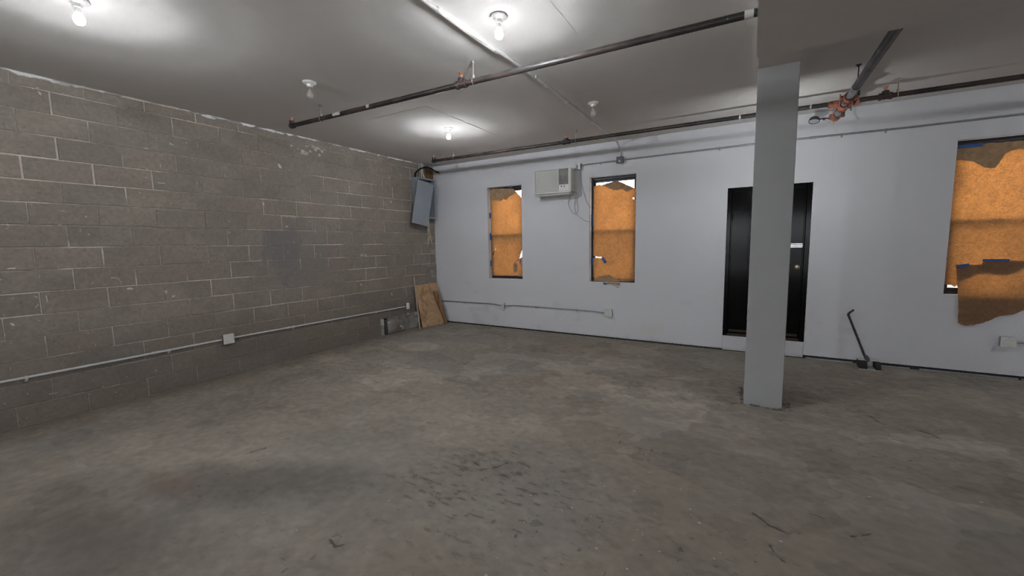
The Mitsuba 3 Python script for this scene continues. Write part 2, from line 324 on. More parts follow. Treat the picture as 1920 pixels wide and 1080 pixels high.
# ------------------------------------------------------------------ floor, ceiling, plain walls
W1, W2, W3 = (-4.300, -3.570, 0.933, 2.630), (-2.305, -1.557, 0.932, 2.634), (1.948, 2.69, 0.917, 2.640)
DOOR = (-0.298, 0.664, 0.222, 2.298)
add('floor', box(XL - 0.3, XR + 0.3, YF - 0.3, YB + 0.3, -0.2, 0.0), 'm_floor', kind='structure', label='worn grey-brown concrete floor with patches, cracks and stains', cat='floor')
add('ceiling', box(XL - 0.3, XR + 0.3, YF - 0.3, YB + 0.3, H, H + 0.2), 'm_ceiling', kind='structure', label='flat grey-white painted plaster ceiling', cat='ceiling')
add('ceiling__soffit', box(SOF_X, XR + 0.05, YF - 0.05, SOF_Y, SOF_Z, H + 0.01), 'm_ceiling', label='lower grey-white ceiling section over the right side of the room')
add('ceiling__beam', box(0.0, 0.316, SOF_Y - 0.02, 5.02, 3.088, H + 0.01), 'm_ceiling', label='shallow beam above the square column')
for (x0, x1, y0, y1, t) in ((-1.83, -1.19, 1.7, 3.13, 0.0015), (-4.06, -3.24, 3.72, 5.35, 0.003)):
    add('ceiling__panel', box(x0, x1, y0, y1, H - t, H + 0.01, 0.002), 'm_ceiling')
add('wall_right', box(XR, XR + 0.2, YF, YB + 0.2, 0, H), 'm_column', kind='structure', label='plain white side wall beyond the right edge of the photo', cat='wall')
add('wall_front', wall_with_holes(XL - 0.2, XR + 0.2, 0, H, ((-2.9, 2.3, 0.35, 2.45),), YF - 0.2, YF), 'm_column', kind='structure', label='white wall with a wide shop window behind the camera', cat='wall')

# ------------------------------------------------------------------ left wall: concrete blocks
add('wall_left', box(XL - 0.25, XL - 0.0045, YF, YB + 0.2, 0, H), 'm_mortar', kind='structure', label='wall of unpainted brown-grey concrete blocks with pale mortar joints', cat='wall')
nb = 0
for k in range(16):
    z0, z1 = k * CRS, (k + 1) * CRS
    if k == 15: z1 = H - 0.012
    y = 1.05 - BLK * 4 if k % 2 else 1.28 - BLK * 4
    while y < YB - 0.01:
        y0, y1 = y, min(y + BLK, YB - 0.002); y += BLK
        if y1 < 0.30 or y1 - y0 < 0.05: continue
        j = lambda: random.choice((0.0035, 0.0050, 0.0060, 0.0070, 0.0080)) if random.random() < 0.84 else 0.0012
        pr = random.uniform(-0.0015, 0.002); c = 0.003
        a0, a1, b0, b1 = y0 + j(), y1 - j(), z0 + j(), z1 - j()
        if a0 < 5.05 + 0.0 and False: pass
        xf, xb = XL + pr, XL - 0.03
        v = [(xb, yy, zz) for yy in (a0, a1) for zz in (b0, b1)] + [(xf - c, yy, zz) for yy in (a0, a1) for zz in (b0, b1)] + [(xf, yy, zz) for yy in (a0 + c, a1 - c) for zz in (b0 + c, b1 - c)]
        add('wall_left__block', trimesh.PointCloud(np.array(v)).convex_hull, f'm_block{random.choices(range(4), (4, 3, 3, 2))[0]}'); nb += 1
# ragged plaster bead left where the ceiling met the blocks
def bead(y0, y1, hgt, seed):
    r = np.random.default_rng(seed); n = int((y1 - y0) / 0.03) + 2; ys = np.linspace(y0, y1, n); V = []
    for i, yy in enumerate(ys):
        e = min(1, i / 2, (n - 1 - i) / 2) if n > 4 else 0.7
        h = hgt * (0.35 + 0.65 * e) * r.uniform(0.6, 1.15); o = 0.012 * r.uniform(0.6, 1.3)
        V += [(XL - 0.003, yy, H - h), (XL + o, yy, H - h * 0.75), (XL + o * 1.2, yy, H - 0.002)]
    F = []
    for i in range(n - 1):
        for j in range(2):
            a = i * 3 + j; F += [(a, a + 3, a + 4), (a, a + 4, a + 1)]
    return trimesh.Trimesh(V, F, process=False)
for i, (y0, y1, h) in enumerate(((0.30, 1.02, 0.030), (1.02, 1.52, 0.034), (1.62, 1.80, 0.03), (2.18, 2.45, 0.014), (2.47, 3.10, 0.036), (3.12, 3.62, 0.032), (3.66, 4.0, 0.022), (4.05, 4.5, 0.016), (4.52, 4.9, 0.03), (4.92, 5.72, 0.03), (5.75, 5.98, 0.02))):
    add('wall_left__plaster_bead', bead(y0, y1, h, i), 'm_plaster', label='ragged white plaster left along the ceiling' if i == 0 else None)
# concrete footing at the far end, with a slot and a pipe stub at its near end
f = box(XL - 0.02, XL + 0.050, 5.135, YB - 0.002, 0.0, 0.305, 0.012)
add('wall_left__footing', f, 'm_footing', label='rough concrete footing at the foot of the wall')
add('wall_left__footing', box(XL - 0.02, XL + 0.045, 4.99, 5.045, 0.0, 0.30, 0.01), 'm_footing')
add('wall_left__slot', box(XL - 0.02, XL + 0.004, 5.045, 5.135, 0.004, 0.30), 'm_blackmatte', label='dark slot in the footing')
add('wall_left__stub', rod((XL + 0.022, 5.09, 0.0), (XL + 0.022, 5.09, 0.27), 0.018), 'm_dark', smooth=40, label='dark pipe stub in the slot')

# ------------------------------------------------------------------ back wall
add('wall_back', wall_with_holes(XL - 0.2, XR + 0.2, 0.026, H, (W1, W2, W3, (DOOR[0], DOOR[1], 0.0, DOOR[3]), (DOOR[1], XR + 0.3, 0.0, 0.046)), YB, YB + 0.2), 'm_wall', kind='structure', label='smooth white painted wall with windows and a black door', cat='wall')
add('wall_back__sill_board', box(DOOR[0] + 0.002, DOOR[1] - 0.002, YB - 0.006, YB + 0.19, 0.012, DOOR[2] - 0.003, 0.003), 'm_wall', label='white board under the door')
add('trim_1', cat(box(XL, DOOR[0], YB + 0.012, YB + 0.19, 0.0, 0.026), box(DOOR[1], XR, YB + 0.02, YB + 0.19, 0.0, 0.046)), 'm_blackmatte', kind='structure', label='dark gap along the foot of the white wall', cat='gap')
add('trim_2', cat(*[box(x0, x1, YB - 0.012, YB + 0.010, 0.0, h, 0.002) for x0, x1, h in ((0.69, 1.18, 0.020), (1.42, 1.72, 0.018), (1.80, 2.6, 0.022), (2.62, 4.0, 0.02))]), 'm_galv', kind='structure', label='grey metal track under the white wall right of the door', cat='track')

# ------------------------------------------------------------------ column
colg = sg.box(0.0, 4.43, 0.313, 5.0).buffer(-0.006).buffer(0.006, quad_segs=3)
add('column', trimesh.creation.extrude_polygon(colg, 3.088, engine='earcut'), 'm_column', smooth=30, kind='structure', label='square off-white column standing in front of the black door', cat='column')
rc = np.random.default_rng(3); bits = []
for i in range(46):
    t = rc.uniform(0, 1); side = rc.choice((0, 1)); s = rc.uniform(0.006, 0.022)
    x, y = (rc.uniform(-0.045, 0.0), 4.43 + t * 0.55) if side else (rc.uniform(0.0, 0.40), 4.43 - rc.uniform(0.0, 0.04)) if t > 0.55 else (rc.uniform(0.313, 0.38), 4.40 + rc.uniform(0, 0.35))
    m = trimesh.creation.icosphere(subdivisions=1, radius=s); m.vertices *= rc.uniform(0.5, 1.2, (len(m.vertices), 1)); m.vertices[:, 2] *= 0.5; m.apply_translation((x, y, s * 0.25)); bits.append(m)
add('column__rubble', cat(*bits), 'm_footing', label='crumbled mortar around the column foot', kind='stuff')

# ------------------------------------------------------------------ windows with frames, sashes and panes
def window(i, w, rail, label):
    k = f'window_{i}'; ROOTS.add(k); tag(k, label, 'window', kind='structure')
    x0, x1, z0, z1 = w; a, b = YB + 0.105, YB + 0.185; t = 0.045
    def ring(X0, X1, Z0, Z1, s, sb, st, y0, y1): return cat(box(X0, X0 + s, y0, y1, Z0, Z1, 0.003), box(X1 - s, X1, y0, y1, Z0, Z1, 0.003), box(X0 + s, X1 - s, y0, y1, Z0, Z0 + sb, 0.003), box(X0 + s, X1 - s, y0, y1, Z1 - st, Z1, 0.003))
    add(f'{k}__frame', ring(x0, x1, z0, z1, 0.03, 0.03, 0.045, a, b), 'm_frame', label='black metal frame')
    s = add(f'{k}__sash', ring(x0 + 0.03, x1 - 0.03, rail - 0.025, z1 - 0.045, 0.03, 0.05, 0.03, a + 0.042, a + 0.07), 'm_frame')
    add(f'{s}__pane', obox((x0 + 0.06, a + 0.056, rail + 0.02), (x1 - x0 - 0.12, 0, 0), (0, 0.004, 0), (0, 0, z1 - 0.075 - rail - 0.02)), 'm_glass') if False else None
    def pane(kk, X0, X1, y, Z0, Z1, m): add(kk, trimesh.Trimesh([(X0, y, Z0), (X1, y, Z0), (X1, y, Z1), (X0, y, Z1)], [(0, 1, 2), (0, 2, 3)], process=False), m)
    pane(f'{s}__pane', x0 + 0.055, x1 - 0.055, a + 0.056, rail + 0.02, z1 - 0.07, 'm_glass')
    s = add(f'{k}__sash', ring(x0 + 0.03, x1 - 0.03, z0 + 0.03, rail + 0.02, 0.03, 0.04, 0.045, a + 0.008, a + 0.036), 'm_frame')
    pane(f'{s}__pane', x0 + 0.055, x1 - 0.055, a + 0.022, z0 + 0.06, rail - 0.02, 'm_glass')
    pane(f'{k}__screen', x0 + 0.03, x1 - 0.03, a + 0.076, z0 + 0.03, rail, 'm_screen')
    labels[f'{k}__screen'] = {'label': 'fine insect screen outside the lower sash'}
window(1, W1, 1.752, 'narrow black sash window nearest the block wall, covered with brown paper')
window(2, W2, 1.772, 'narrow black sash window right of the air conditioner, covered with brown paper')
window(3, W3, 1.752, 'black sash window at the right edge of the photo, covered with brown paper')

# ------------------------------------------------------------------ door
ROOTS.add('door_1'); tag('door_1', 'glossy black door half hidden behind the square column', 'door', kind='structure')
dx0, dx1, dz0, dz1 = DOOR
add('door_1__frame', cat(box(dx0, dx0 + 0.05, YB - 0.006, YB + 0.16, dz0, dz1, 0.004), box(dx1 - 0.055, dx1, YB - 0.006, YB + 0.16, dz0, dz1, 0.004), box(dx0 + 0.05, dx1 - 0.055, YB - 0.006, YB + 0.16, dz1 - 0.045, dz1, 0.004),
                         box(dx0 + 0.05, dx0 + 0.065, YB + 0.03, YB + 0.16, dz0, dz1 - 0.045, 0.003), box(dx1 - 0.07, dx1 - 0.055, YB + 0.03, YB + 0.16, dz0, dz1 - 0.045, 0.003)), 'm_black', label='glossy black door frame')
add('door_1__slab', box(dx0 + 0.055, dx1 - 0.060, YB + 0.055, YB + 0.10, dz0 + 0.018, dz1 - 0.035, 0.003), 'm_black')
add('door_1__threshold', box(dx0 + 0.05, dx1 - 0.055, YB - 0.004, YB + 0.16, dz0, dz0 + 0.028, 0.006), 'm_threshold', label='worn dark threshold')
add('door_1__kick_strip', box(dx0 + 0.07, dx1 - 0.075, YB + 0.046, YB + 0.055, dz0 + 0.05, dz0 + 0.085, 0.002), 'm_threshold')
for z in (0.55, 1.9): add('door_1__hinge', cat(rod((dx0 + 0.066, YB + 0.048, z - 0.05), (dx0 + 0.066, YB + 0.048, z + 0.05), 0.008), box(dx0 + 0.04, dx0 + 0.09, YB + 0.051, YB + 0.056, z - 0.05, z + 0.05)), 'm_black')
kb = add('door_1__knob', lathe([(0.033, 0.0), (0.033, 0.006), (0.014, 0.010), (0.012, 0.030), (0.026, 0.042), (0.030, 0.055), (0.026, 0.068), (0.012, 0.074), (0.0001, 0.075)], (0.551, YB + 0.055, 1.208), (0, -1, 0)), 'm_brass', smooth=40, label='round polished metal knob')
st = add('door_1__bolt', cat(box(0.455, 0.598, YB + 0.045, YB + 0.055, 1.466, 1.526, 0.003), box(0.455, 0.60, YB + 0.025, YB + 0.045, 1.482, 1.512, 0.006)), 'm_steel', label='bright metal latch')
add(f'{st}__screw', lathe([(0.006, 0), (0.005, 0.003), (0.0001, 0.004)], (0.522, YB + 0.025, 1.497), (0, -1, 0), 10), 'm_galv')

# ------------------------------------------------------------------ brown paper over the windows
YP = YB + 0.090
def tape(parent, x0, x1, z0, z1, y, rot=0.0):
    m = box(-(x1 - x0) / 2, (x1 - x0) / 2, -0.0006, 0.0006, -(z1 - z0) / 2, (z1 - z0) / 2); m.apply_transform(trimesh.transformations.rotation_matrix(rot, (0, 1, 0))); m.apply_translation(((x0 + x1) / 2, y, (z0 + z1) / 2))
    k = add(f'{parent}__tape', m, 'm_tape')
    labels[k] = {'label': 'strip of blue painter\'s tape'}
p = thing('window_paper', 'brown paper taped over the window nearest the block wall, torn at its lower right', 'paper')
add(f'{p}__sheet', sheet([(-4.275, 2.59), (-4.229, 2.613), (-3.78, 2.581), (-3.70, 2.495), (-3.606, 2.40), (-3.602, 1.50), (-3.640, 1.42), (-3.689, 1.284), (-3.731, 1.248), (-3.796, 1.192), (-3.798, 1.081), (-3.735, 1.036), (-3.757, 0.986), (-4.29, 0.977), (-4.29, 1.565), (-4.288, 2.125)], YP - 0.006, 1, 0.013,
      holes=[[(-4.19, 1.517), (-4.193, 1.489), (-4.257, 1.367), (-4.267, 1.376), (-4.226, 1.442)]], crease=[(-3.99, 2.45, -3.93, 1.75, 0.04, -0.012), (-3.86, 2.35, -3.66, 2.25, 0.03, 0.008)]), 'm_kraft', smooth=True)
add(f'{p}__fold', sheet([(-4.286, 2.60), (-4.229, 2.62), (-3.791, 2.581), (-3.715, 2.501), (-3.867, 2.441), (-3.906, 2.39), (-3.995, 2.409), (-4.056, 2.377), (-4.278, 2.423)], YP - 0.026, 2, 0.005, crease=[(-4.15, 2.6, -4.12, 2.4, 0.03, -0.01), (-4.0, 2.6, -3.97, 2.4, 0.03, -0.01), (-3.88, 2.6, -3.8, 2.42, 0.03, -0.01)]), 'm_kraft_fold', smooth=True, label='folded-over top edge of the paper')
add(f'{p}__scrap', sheet([(-3.72, 1.284), (-3.612, 1.34), (-3.605, 0.975), (-3.735, 0.985), (-3.742, 1.10), (-3.738, 1.20)], YP - 0.006, 3, 0.003), 'm_kraft', smooth=True)
add(f'{p}__torn_flap', sheet([(-3.738, 1.262), (-3.711, 1.193), (-3.72, 1.064), (-3.756, 1.036), (-3.798, 1.081), (-3.796, 1.192)], YP - 0.028, 4, 0.004), 'm_kraft_fold', smooth=True, label='dark curled flap of torn paper')
for t in ((-4.297, -4.268, 2.07, 2.17, YP - 0.036), (-4.297, -4.262, 1.665, 1.79, YP - 0.036), (-4.297, -4.270, 1.17, 1.27, YP - 0.036), (-3.87, -3.77, 2.598, 2.624, YP - 0.036), (-3.665, -3.645, 1.215, 1.30, YP - 0.016)): tape(p, *t)

p = thing('window_paper', 'brown paper sagging from its top edge in the window right of the air conditioner', 'paper')
add(f'{p}__sheet', sheet([(-2.262, 2.494), (-2.173, 2.514), (-2.074, 2.493), (-1.881, 2.558), (-1.570, 2.395), (-1.566, 2.274), (-1.625, 2.268), (-1.625, 2.249), (-1.566, 2.238), (-1.566, 0.962), (-1.653, 0.945), (-1.962, 0.940), (-2.255, 0.940), (-2.263, 1.327), (-2.105, 1.318), (-2.125, 1.347), (-2.264, 1.351)], YP - 0.006, 6, 0.015,
      crease=[(-1.98, 2.45, -2.12, 1.78, 0.045, -0.014), (-1.9, 2.4, -1.62, 2.2, 0.03, 0.008), (-1.75, 2.3, -1.66, 1.0, 0.05, 0.006)]), 'm_kraft', smooth=True)
add(f'{p}__fold', sheet([(-2.113, 2.5), (-1.881, 2.556), (-1.599, 2.411), (-1.719, 2.36), (-1.785, 2.417), (-1.918, 2.405), (-1.995, 2.443)], YP - 0.028, 7, 0.006), 'm_kraft_fold', smooth=True, label='folded-over top of the paper')
add(f'{p}__fold', sheet([(-2.245, 0.945), (-2.164, 1.021), (-1.983, 1.055), (-1.864, 0.97), (-1.634, 0.955), (-1.962, 0.936)], YP - 0.026, 8, 0.005), 'm_kraft_fold', smooth=True, label='folded bottom corner of the paper')
for t in ((-2.295, -2.262, 1.21, 1.33, YP - 0.036), (-1.99, -1.90, 2.545, 2.565, YP - 0.046, -0.12), (-2.295, -2.270, 1.84, 2.05, YP - 0.036)): tape(p, *t)
tape(p, -2.090, -2.045, 1.235, 1.340, YP - 0.046, -0.55)

p = thing('window_paper', 'brown paper inside the window at the right edge of the photo', 'paper')
add(f'{p}__sheet', sheet([(1.962, 2.585), (2.64, 2.575), (2.64, 1.29), (2.511, 1.293), (2.266, 1.25), (2.090, 1.22), (2.086, 1.03), (2.06, 1.0), (2.03, 1.022), (1.962, 1.028)], YP - 0.006, 11, 0.014), 'm_kraft', smooth=True)
add(f'{p}__fold', sheet([(1.962, 2.586), (2.64, 2.575), (2.64, 2.47), (2.485, 2.483), (2.419, 2.496), (2.342, 2.455), (2.30, 2.36), (2.272, 2.312), (2.22, 2.32), (2.17, 2.345), (2.098, 2.402), (1.962, 2.438)], YP - 0.030, 12, 0.006), 'm_kraft_fold', smooth=True, label='folded-over top of the paper')
tape(p, 1.965, 2.16, 2.556, 2.588, YP - 0.046)
p = thing('paper_flap', 'loose brown paper sheet taped across the right-edge window and hanging below its sill', 'paper')
add(f'{p}__sheet', sheet([(2.018, 1.262), (2.12, 1.262), (2.226, 1.264), (2.230, 1.30), (2.423, 1.312), (2.531, 1.306), (2.62, 1.30), (2.62, 0.80), (2.572, 0.782), (2.517, 0.735), (2.46, 0.718), (2.405, 0.708), (2.32, 0.638), (2.244, 0.597), (2.165, 0.574), (2.11, 0.582), (2.083, 0.599), (2.073, 0.821), (2.055, 0.976)], YB - 0.022, 14, 0.008), 'm_kraft', smooth=True)
add(f'{p}__fold', sheet([(2.03, 1.25), (2.226, 1.258), (2.236, 1.29), (2.52, 1.30), (2.57, 1.26), (2.50, 1.19), (2.41, 1.15), (2.30, 1.165), (2.20, 1.165), (2.13, 1.11), (2.06, 1.08)], YB - 0.004, 15, 0.003), 'm_kraft_fold', smooth=True, label='doubled upper edge of the sheet')
tape(p, 2.026, 2.122, 1.238, 1.268, YB - 0.036, -0.2); tape(p, 2.222, 2.422, 1.298, 1.326, YB - 0.036)
p = thing('torn_scrap', 'torn scrap of paper and tape stuck to the white wall under the second window', 'scrap')
add(f'{p}__paper', sheet([(-2.067, 0.928), (-1.775, 0.931), (-1.794, 0.895), (-1.86, 0.905), (-1.929, 0.901), (-2.027, 0.905)], YB - 0.012, 16, 0.004), 'm_kraft_fold', smooth=True)
add(f'{p}__plaster', sheet([(-1.93, 0.908), (-1.80, 0.91), (-1.77, 0.865), (-1.83, 0.845), (-1.88, 0.87)], YB - 0.006, 17, 0.002), 'm_plaster', smooth=True, label='pale broken plaster')
tape(p, -2.06, -2.01, 0.893, 0.922, YB - 0.018, 0.5)

# ------------------------------------------------------------------ air conditioner
p = thing('air_conditioner', 'off-white window air conditioner mounted high in the white wall between the windows', 'air conditioner')
ax0, ax1, az0, az1, ay = -3.205, -2.548, 2.408, 2.800, YB - 0.20
add(f'{p}__casing', box(ax0 + 0.01, ax1 - 0.006, ay + 0.03, YB + 0.15, az0 + 0.012, az1 - 0.008, 0.006), 'm_acgrey', label='grey-beige metal casing')
gx = -2.762
bz = sg.box(ax0, az0, ax1, az1).buffer(-0.012).buffer(0.012).difference(sg.box(gx, 2.435, ax1 - 0.045, 2.785)).difference(sg.box(ax0 + 0.012, 2.425, gx - 0.018, 2.782))
mz = trimesh.creation.extrude_polygon(bz, 0.035, engine='earcut'); v = np.array(mz.vertices)
add(f'{p}__bezel', trimesh.Trimesh(np.c_[v[:, 0], ay + v[:, 2], v[:, 1]], np.array(mz.faces)[:, ::-1], process=False), 'm_offwhite', smooth=25)
add(f'{p}__intake_panel', box(ax0 + 0.013, gx - 0.019, ay + 0.007, ay + 0.03, 2.426, 2.781, 0.004), 'm_acgrey', label='flat grey intake grille')
for i in range(44):
    z = 2.434 + i * 0.0078
    add(f'{p}__intake_slat', box(ax0 + 0.02, gx - 0.026, ay + 0.0045, ay + 0.009, z, z + 0.0045), 'm_acgrey')
add(f'{p}__vent_recess', box(gx, ax1 - 0.045, ay + 0.03, ay + 0.034, 2.535, 2.785), 'm_blackmatte', label='dark air outlet')
for i in range(14):
    z = 2.548 + i * 0.0172; m = box(gx + 0.002, ax1 - 0.047, -0.006, 0.006, -0.0015, 0.0015); m.apply_transform(trimesh.transformations.rotation_matrix(0.5, (1, 0, 0))); m.apply_translation((0, ay + 0.016, z))
    add(f'{p}__louver', m, 'm_acgrey')
cp = add(f'{p}__control_panel', box(gx + 0.001, ax1 - 0.046, ay + 0.004, ay + 0.03, 2.438, 2.532, 0.003), 'm_white', label='white control panel with two dials')
for x in (-2.712, -2.662): add(f'{cp}__dial', lathe([(0.011, 0), (0.010, 0.010), (0.0001, 0.011)], (x, ay + 0.004, 2.505), (0, -1, 0), 14), 'm_dark', smooth=40)
for x in (-2.735, -2.700, -2.665, -2.630): add(f'{cp}__button', box(x - 0.010, x + 0.010, ay + 0.001, ay + 0.005, 2.455, 2.466, 0.001), 'm_offwhite')
add(f'{p}__drip_tray', cat(box(ax0 - 0.006, ax1 - 0.01, ay - 0.006, ay + 0.10, 2.398, 2.410, 0.002), box(ax0 + 0.02, ax1 - 0.03, ay + 0.02, YB, 2.372, 2.40, 0.003), box(ax0 - 0.006, ax0 + 0.03, ay + 0.0, ay + 0.05, 2.372, 2.40, 0.004)), 'm_acgrey')
yc = YB - 0.018
c1 = [(-2.60, YB - 0.06, 2.385), (-2.655, yc, 2.313), (-2.672, yc, 2.245), (-2.641, yc, 2.152), (-2.58, yc, 2.069), (-2.531, yc - 0.006, 2.061), (-2.501, yc - 0.008, 2.11), (-2.507, yc - 0.008, 2.212), (-2.543, yc - 0.008, 2.271), (-2.561, yc, 2.216), (-2.555, yc, 2.125), (-2.519, yc, 2.055), (-2.446, yc, 1.995), (-2.374, yc, 1.941), (-2.312, yc, 1.925), (-2.300, YB + 0.02, 1.925), (-2.301, YB + 0.05, 1.93)]
add(f'{p}__power_cord', tube(spline(c1), 0.0048, 8), 'm_cordgrey', smooth=60, label='grey power cord hanging in a loop')
c2 = [(-2.562, YB - 0.05, 2.41), (-2.545, yc - 0.010, 2.37), (-2.543, yc - 0.012, 2.305), (-2.541, yc - 0.012, 2.25), (-2.522, yc - 0.012, 2.30), (-2.504, yc - 0.012, 2.347), (-2.519, yc - 0.01, 2.385), (-2.53, yc, 2.42)]
add(f'{p}__power_cord', tube(spline(c2), 0.0048, 8), 'm_cordgrey', smooth=60)

# ------------------------------------------------------------------ outlet boxes, conduits
def junction(name, label, cx, cz, w, h, d, wall, mat, cover, cat_='outlet', ears=False, group=None):
    """box on the back wall (wall='b') or the left wall ('l'); cx runs along the wall"""
    p = thing(name, label, cat_, group)
    def bb(u0, u1, d0, d1, z0, z1, c=0.003): return box(u0, u1, YB - d1, YB - d0, z0, z1, c) if wall == 'b' else box(XL + d0 + 0.002, XL + d1 + 0.002, u0, u1, z0, z1, c)
    add(f'{p}__box', bb(cx - w / 2 + 0.006, cx + w / 2 - 0.006, 0.0, d - 0.004, cz - h / 2 + 0.006, cz + h / 2 - 0.006), mat)
    cv = add(f'{p}__cover', bb(cx - w / 2, cx + w / 2, d - 0.005, d, cz - h / 2, cz + h / 2, 0.002), cover)
    for s in (-1, 1):
        o = (cx, YB - d, cz + s * h * 0.33) if wall == 'b' else (XL + d + 0.002, cx, cz + s * h * 0.33)
        add(f'{cv}__screw', lathe([(0.004, 0), (0.003, 0.002), (0.0001, 0.0025)], o, (0, -1, 0) if wall == 'b' else (1, 0, 0), 8), 'm_galv')
    return p, bb, cv
CX = XL + 0.018
p, bb, cv = junction('junction_box', 'square light-grey blank box cover on the block wall conduit', 2.545, 0.470, 0.122, 0.122, 0.055, 'l', 'm_galv', 'm_offwhite', 'junction box')
p, bb, cv = junction('wall_outlet', 'small white outlet at the far end of the block wall', 5.628, 0.452, 0.075, 0.118, 0.052, 'l', 'm_galv', 'm_white')
for s in (-1, 1): add(f'{cv}__socket', bb(5.628 - 0.016, 5.628 + 0.016, 0.051, 0.0545, 0.452 + s * 0.024 - 0.013, 0.452 + s * 0.024 + 0.013, 0.002), 'm_offwhite')
p, bb, cv = junction('wall_outlet', 'small narrow outlet box on the low back-wall conduit below the first window', -3.985, 0.424, 0.080, 0.122, 0.052, 'b', 'm_galv', 'm_offwhite')
for s in (-1, 1): add(f'{cv}__socket', bb(-3.985 - 0.016, -3.985 + 0.016, 0.051, 0.0545, 0.424 + s * 0.024 - 0.013, 0.424 + s * 0.024 + 0.013, 0.002), 'm_offwhite')
p, bb, cv = junction('wall_outlet', 'square white outlet box low on the wall below the second window', -1.962, 0.437, 0.122, 0.122, 0.055, 'b', 'm_galv', 'm_offwhite')
for s in (-1, 1): add(f'{cv}__socket', bb(-1.962 + s * 0.026 - 0.014, -1.962 + s * 0.026 + 0.014, 0.054, 0.0575, 0.437 - 0.03, 0.437 + 0.03, 0.002), 'm_offwhite')
p, bb, cv = junction('wall_outlet', 'square white outlet box low on the wall below the paper flap at the right edge', 2.478, 0.422, 0.122, 0.115, 0.055, 'b', 'm_galv', 'm_offwhite')
for s in (-1, 1): add(f'{cv}__socket', bb(2.478 + s * 0.026 - 0.014, 2.478 + s * 0.026 + 0.014, 0.054, 0.0575, 0.422 - 0.03, 0.422 + 0.03, 0.002), 'm_offwhite')
p, bb, cv = junction('junction_box', 'dark metal junction box high on the white wall where the ceiling conduit comes down', -1.800, 2.845, 0.108, 0.104, 0.052, 'b', 'm_boxgrey', 'm_boxgrey', 'junction box')
add(f'{cv}__toggle', bb(-1.812, -1.788, 0.052, 0.062, 2.808, 2.845, 0.003), 'm_steel', label='bright metal clip')
p, bb, cv = junction('junction_box', 'small outlet box with a plug in it beside the air conditioner', -2.488, 2.822, 0.095, 0.105, 0.055, 'b', 'm_boxgrey', 'm_emt', 'junction box')
add(f'{p}__plug', bb(-2.545, -2.498, 0.055, 0.095, 2.79, 2.85, 0.008), 'm_offwhite', label='grey-white plug')
add(f'{p}__cord', tube(spline([(-2.463, YB - 0.03, 2.775), (-2.457, YB - 0.012, 2.656), (-2.433, YB - 0.012, 2.532), (-2.391, YB - 0.012, 2.373), (-2.349, YB - 0.012, 2.248), (-2.306, YB - 0.012, 2.172), (-2.296, YB + 0.05, 2.15)]), 0.0048, 8), 'm_cordgrey', smooth=60, label='thin grey cord running down to the window')

def conduit(name, label, pts, r, mat, straps=(), wall='b', couplings=()):
    p = thing(name, label, 'conduit')
    add(f'{p}__pipe', tube(pts, r, 12), mat, smooth=50)
    for s in straps:
        if wall == 'b': m = cat(box(s[0] - 0.009, s[0] + 0.009, YB - 2 * r - 0.006, YB - 0.0005, s[1] - r - 0.003, s[1] + r + 0.003, 0.002), box(s[0] - 0.009, s[0] + 0.009, YB - 0.003, YB - 0.0003, s[1] - r - 0.024, s[1] + r))
        elif wall == 'l': m = cat(box(XL + 0.002, XL + 2 * r + 0.012, s[0] - 0.009, s[0] + 0.009, s[1] - r - 0.003, s[1] + r + 0.003, 0.002), box(XL + 0.002, XL + 0.006, s[0] - 0.009, s[0] + 0.009, s[1] - r - 0.024, s[1]))
        else: m = cat(box(s[0] - r - 0.003, s[0] + r + 0.003, s[1] - 0.009, s[1] + 0.009, H - 2 * r - 0.004, H - 0.0005, 0.002), box(s[0] - r - 0.024, s[0], s[1] - 0.009, s[1] + 0.009, H - 0.008, H - 0.0005))
        add(f'{p}__strap', m, mat)
    for a, b in couplings: add(f'{p}__coupling', rod(a, b, r + 0.003, 12), mat, smooth=40)
    return p
rc_ = 0.012
conduit('conduit', 'thin grey conduit running low along the block wall', [(CX, YF + 0.05, 0.455), (CX, 1.6, 0.461), (CX, 2.48, 0.466)], rc_, 'm_emtpaint', [(0.9, 0.459), (1.95, 0.463)], 'l', [((CX, 1.80, 0.4625), (CX, 1.87, 0.4628))])
conduit('conduit', 'thin grey conduit between the grey box and the far outlet on the block wall', [(CX, 2.61, 0.467), (CX, 4.0, 0.455), (CX, 5.45, 0.440), (CX, 5.59, 0.44)], rc_, 'm_emtpaint', [(3.4, 0.460), (4.9, 0.446)], 'l', [((CX, 3.28, 0.461), (CX, 3.35, 0.4605))])
yb = YB - rc_ - 0.003
conduit('conduit', 'grey conduit low on the white wall between the corner and the first outlet', [(XL + 0.06, yb, 0.442), (-5.2, yb, 0.440), (-4.3, yb, 0.446), (-4.17, yb, 0.444), (-4.09, yb - 0.012, 0.432), (-4.025, yb - 0.012, 0.431)], 0.0095, 'm_galv', [(-4.9, 0.442)])
conduit('conduit', 'grey conduit low on the white wall between two outlet boxes', [(-3.945, yb - 0.012, 0.431), (-3.88, yb - 0.012, 0.432), (-3.78, yb, 0.444), (-3.65, yb, 0.446), (-2.40, yb, 0.443), (-2.20, yb, 0.441), (-2.10, yb - 0.012, 0.431), (-2.02, yb - 0.012, 0.430)], 0.0095, 'm_galv', [(-3.3, 0.445), (-2.52, 0.443)])
conduit('conduit', 'grey conduit leaving the outlet at the right edge of the photo', [(2.535, yb - 0.012, 0.420), (2.8, yb, 0.42), (4.2, yb, 0.42)], 0.0095, 'm_galv')
yt = YB - 0.016
conduit('conduit', 'grey conduit running high along the white wall from the air conditioner to the dark box', [(-2.445, yt, 2.838), (-2.30, yt, 2.842), (-1.85, yt, 2.846)], 0.0105, 'm_galv', [(-2.12, 2.844)])
